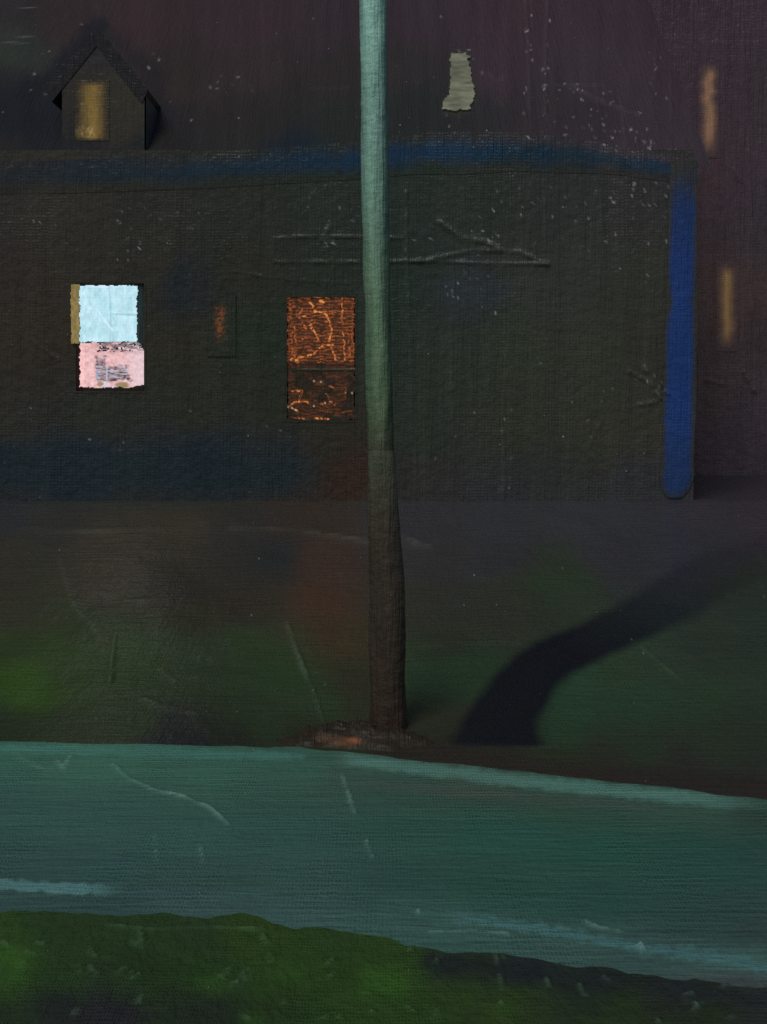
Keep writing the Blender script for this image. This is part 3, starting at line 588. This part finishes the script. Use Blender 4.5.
mesh('side_wall', V, [[0,3,2,1],[4,5,6,7],[1,2,6,5]], M_FAR, nb, lin((50,43,46))/KF, smooth=False)
xm = (xa+xb)/2
V = [(xa-.3,D2-.3,zt-.1),(xb+.3,D2-.3,zt-.1),(xb+.3,D2+8.3,zt-.1),(xa-.3,D2+8.3,zt-.1),(xa+2,D2+4,zt+3),(xb-2,D2+4,zt+3)]
mesh('roof', V, [[0,1,5,4],[1,2,5],[2,3,4,5],[3,0,4],[0,3,2,1]], M_FAR, nb, lin((44,38,42))/KW, smooth=False)
def slit(x0, x1, y0, y1, cx_, sd, c_hi, base, label):
    def cf(P, Q):
        e = np.exp(-np.abs((P-cx_-(fbm(P*0, Q/14, sd, 2)-.5)*4)/6.0)**2.0)*sstep(y0, y0+16, Q)*(1-sstep(y1-26, y1, Q))*(.6+.6*fbm(P/2, Q/18, sd+1, 3))
        e = np.clip(e, 0, 1)[..., None]; return field(CP_FAR, P, Q, 1.8)*(1-e)+lin(c_hi)*e, e*.8
    w = pane_patch('window', nb, x0, x1, y0, y1, D2-.004, cf, lambda P, Q: P > 0, M_DIM); w['label'] = label
slit(*SL[0][:2], *SL[0][2:], 709, 46, (98,78,60), (50,42,44), 'upper narrow amber window')
slit(*SL[1][:2], *SL[1][2:], 727, 48, (84,70,46), (54,45,43), 'lower narrow ochre window')
# ------------------------------------------------------------------ the pole at the roadside
DP = 10.75
zg = float(gh(0, DP))
def pole_part(name, py0, py1, wf, colf, parent, dpt=DP, n=28, st=1.6, grow=0):
    qs = np.arange(py0, py1, st); th = np.linspace(0, 2*math.pi, n+1)
    ccx = np.interp(qs, [-300,0,200,450,600,760], [372,373,375,381,387,389]); r = wf(qs)/2
    R_ = (r[:, None]*(1+.11*(fbm(np.cos(th)[None]*2+qs[:, None]*0+5, qs[:, None]/30+np.sin(th)[None]*2, 15, 3)-.5)*2)+grow)
    P = ccx[:, None]+R_*np.cos(th)[None]; Q = np.broadcast_to(qs[:, None], P.shape)
    c = colf(P, Q)
    X_ = (P-CX)/F*dpt; Y_ = dpt+R_*np.sin(th)[None]/F*dpt; Z_ = CAMZ-(Q-HOR)/F*dpt
    # close the seam exactly
    X_[:, -1] = X_[:, 0]; Y_[:, -1] = Y_[:, 0]
    return mesh(name, np.stack([X_, Y_, Z_], -1), grid_faces(len(qs), n+1), M_POLE, parent, (c/KP).reshape(-1, 3))
pole = tag(empty('utility_pole', ((388-CX)/F*DP, DP, zg)), 'tall roadside pole, pale green above and dark brown near the ground', 'pole')
def pole_col(P, Q):
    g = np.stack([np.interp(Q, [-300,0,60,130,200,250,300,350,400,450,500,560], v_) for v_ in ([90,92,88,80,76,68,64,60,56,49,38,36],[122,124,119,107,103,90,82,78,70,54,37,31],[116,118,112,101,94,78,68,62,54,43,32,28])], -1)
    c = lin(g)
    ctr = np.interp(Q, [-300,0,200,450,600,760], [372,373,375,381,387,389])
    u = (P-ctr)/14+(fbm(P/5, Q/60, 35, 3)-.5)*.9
    lt = np.exp(-((u+.15)/.45)**2)[..., None]*(1-sstep(400, 470, Q))[..., None]  # highlight left of centre, painted into the pole colour
    rt = sstep(.35, .95, u)[..., None]*.45  # shaded right side, likewise painted in
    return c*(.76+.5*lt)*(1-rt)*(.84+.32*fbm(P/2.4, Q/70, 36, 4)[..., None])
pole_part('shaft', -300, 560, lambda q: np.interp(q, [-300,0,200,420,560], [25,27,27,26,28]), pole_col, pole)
def sleeve_col(P, Q):
    c = lin(np.stack([np.interp(Q, [455,490,540,620,700,760], v_) for v_ in ([48,44,39,36,34,33],[52,43,34,30,27,25],[42,36,29,26,23,22])], -1))
    return c*(.75+.5*fbm(P/3, Q/80, 37, 4)[..., None])
pole_part('base_sleeve', 450, 764, lambda q: np.interp(q, [450,480,520,600,700,764], [26,28,31,34,36,40]), sleeve_col, pole, grow=.4)
# small iron step bolts seen as dark nicks would be out of the picture; the mound round the foot
mx, my = (358-CX)/F*10.3, 10.33
def mound_mesh():
    n, r = 90, 34; th = np.linspace(0, 2*math.pi, n+1); rr = np.linspace(0, 1, r)
    T_, R_ = np.meshgrid(th, rr)
    wob = 1+.28*(fbm(np.cos(T_)*2.2+4, np.sin(T_)*2.2+4, 57, 3)-.5)*2
    X_ = mx+R_*wob*np.cos(T_)*.68; Y_ = my+R_*wob*np.sin(T_)*.30
    Z_ = (1-R_**2)**1.0*.15*(.3+1.4*fbm(X_*7, Y_*9, 58, 4))-.01*R_**4+gh(X_, Y_)+.008
    X_[:, -1] = X_[:, 0]; Y_[:, -1] = Y_[:, 0]; Z_[:, -1] = Z_[:, 0]
    P, Q = pxpy(X_, Y_, Z_)
    c = lin((38,31,25))*np.ones(P.shape)[..., None]
    c = blob(c, P, Q, 345, 742, 22, 7, (74,48,34), .7, .2, .8); c = blob(c, P, Q, 357, 741, 10, 5, (124,74,44), .75, .2, .9)
    c = blob(c, P, Q, 325, 738, 14, 6, (64,44,32), .7, .2, .8); c = blob(c, P, Q, 410, 742, 20, 9, (46,40,32), .7, .2, .8)
    c = c*(.5+1.0*fbm(P/3, Q/2, 59, 3)[..., None])
    return mesh('leaf_mound', np.stack([X_, Y_, Z_], -1), grid_faces(r, n+1), M_POLE, None, (c/KG).reshape(-1, 3))
tag(mound_mesh(), 'low brown heap of fallen leaves around the foot of the pole', 'leaf pile')
# ------------------------------------------------------------------ camera, light
cam = bpy.data.cameras.new('camera'); co = bpy.data.objects.new('camera', cam); C.objects.link(co); scene.camera = co
co.location = (0, 0, CAMZ); co.rotation_euler = (math.radians(90), 0, 0)
cam.sensor_fit = 'VERTICAL'; cam.sensor_height = 36; cam.lens = 36*F/1024; cam.shift_y = -(512-HOR)/1024; cam.clip_end = 3000
w = bpy.data.worlds.new('World'); scene.world = w; w.use_nodes = True; nt = w.node_tree
sky = nt.nodes.new('ShaderNodeTexSky'); sky.sky_type = 'NISHITA'; sky.sun_disc = False
EL, AZ = math.radians(48), math.radians(205)      # light comes from behind the viewer's left shoulder
sky.sun_elevation = EL; sky.sun_rotation = AZ
nt.links.new(sky.outputs[0], nt.nodes['Background'].inputs[0]); nt.nodes['Background'].inputs[1].default_value = .034
sd = bpy.data.lights.new('sun', 'SUN'); sd.energy = .95; sd.angle = math.radians(24); sd.color = (1, .95, .88)
so = bpy.data.objects.new('sun', sd); C.objects.link(so)
from mathutils import Vector
dv = Vector((math.sin(AZ)*math.cos(EL), math.cos(AZ)*math.cos(EL), math.sin(EL)))
so.rotation_euler = dv.to_track_quat('Z', 'Y').to_euler(); so.location = dv*30
scene.view_settings.view_transform = 'Standard'; scene.view_settings.look = 'None'; scene.view_settings.exposure = 0; scene.view_settings.gamma = 1
scene.cycles.use_denoising = False
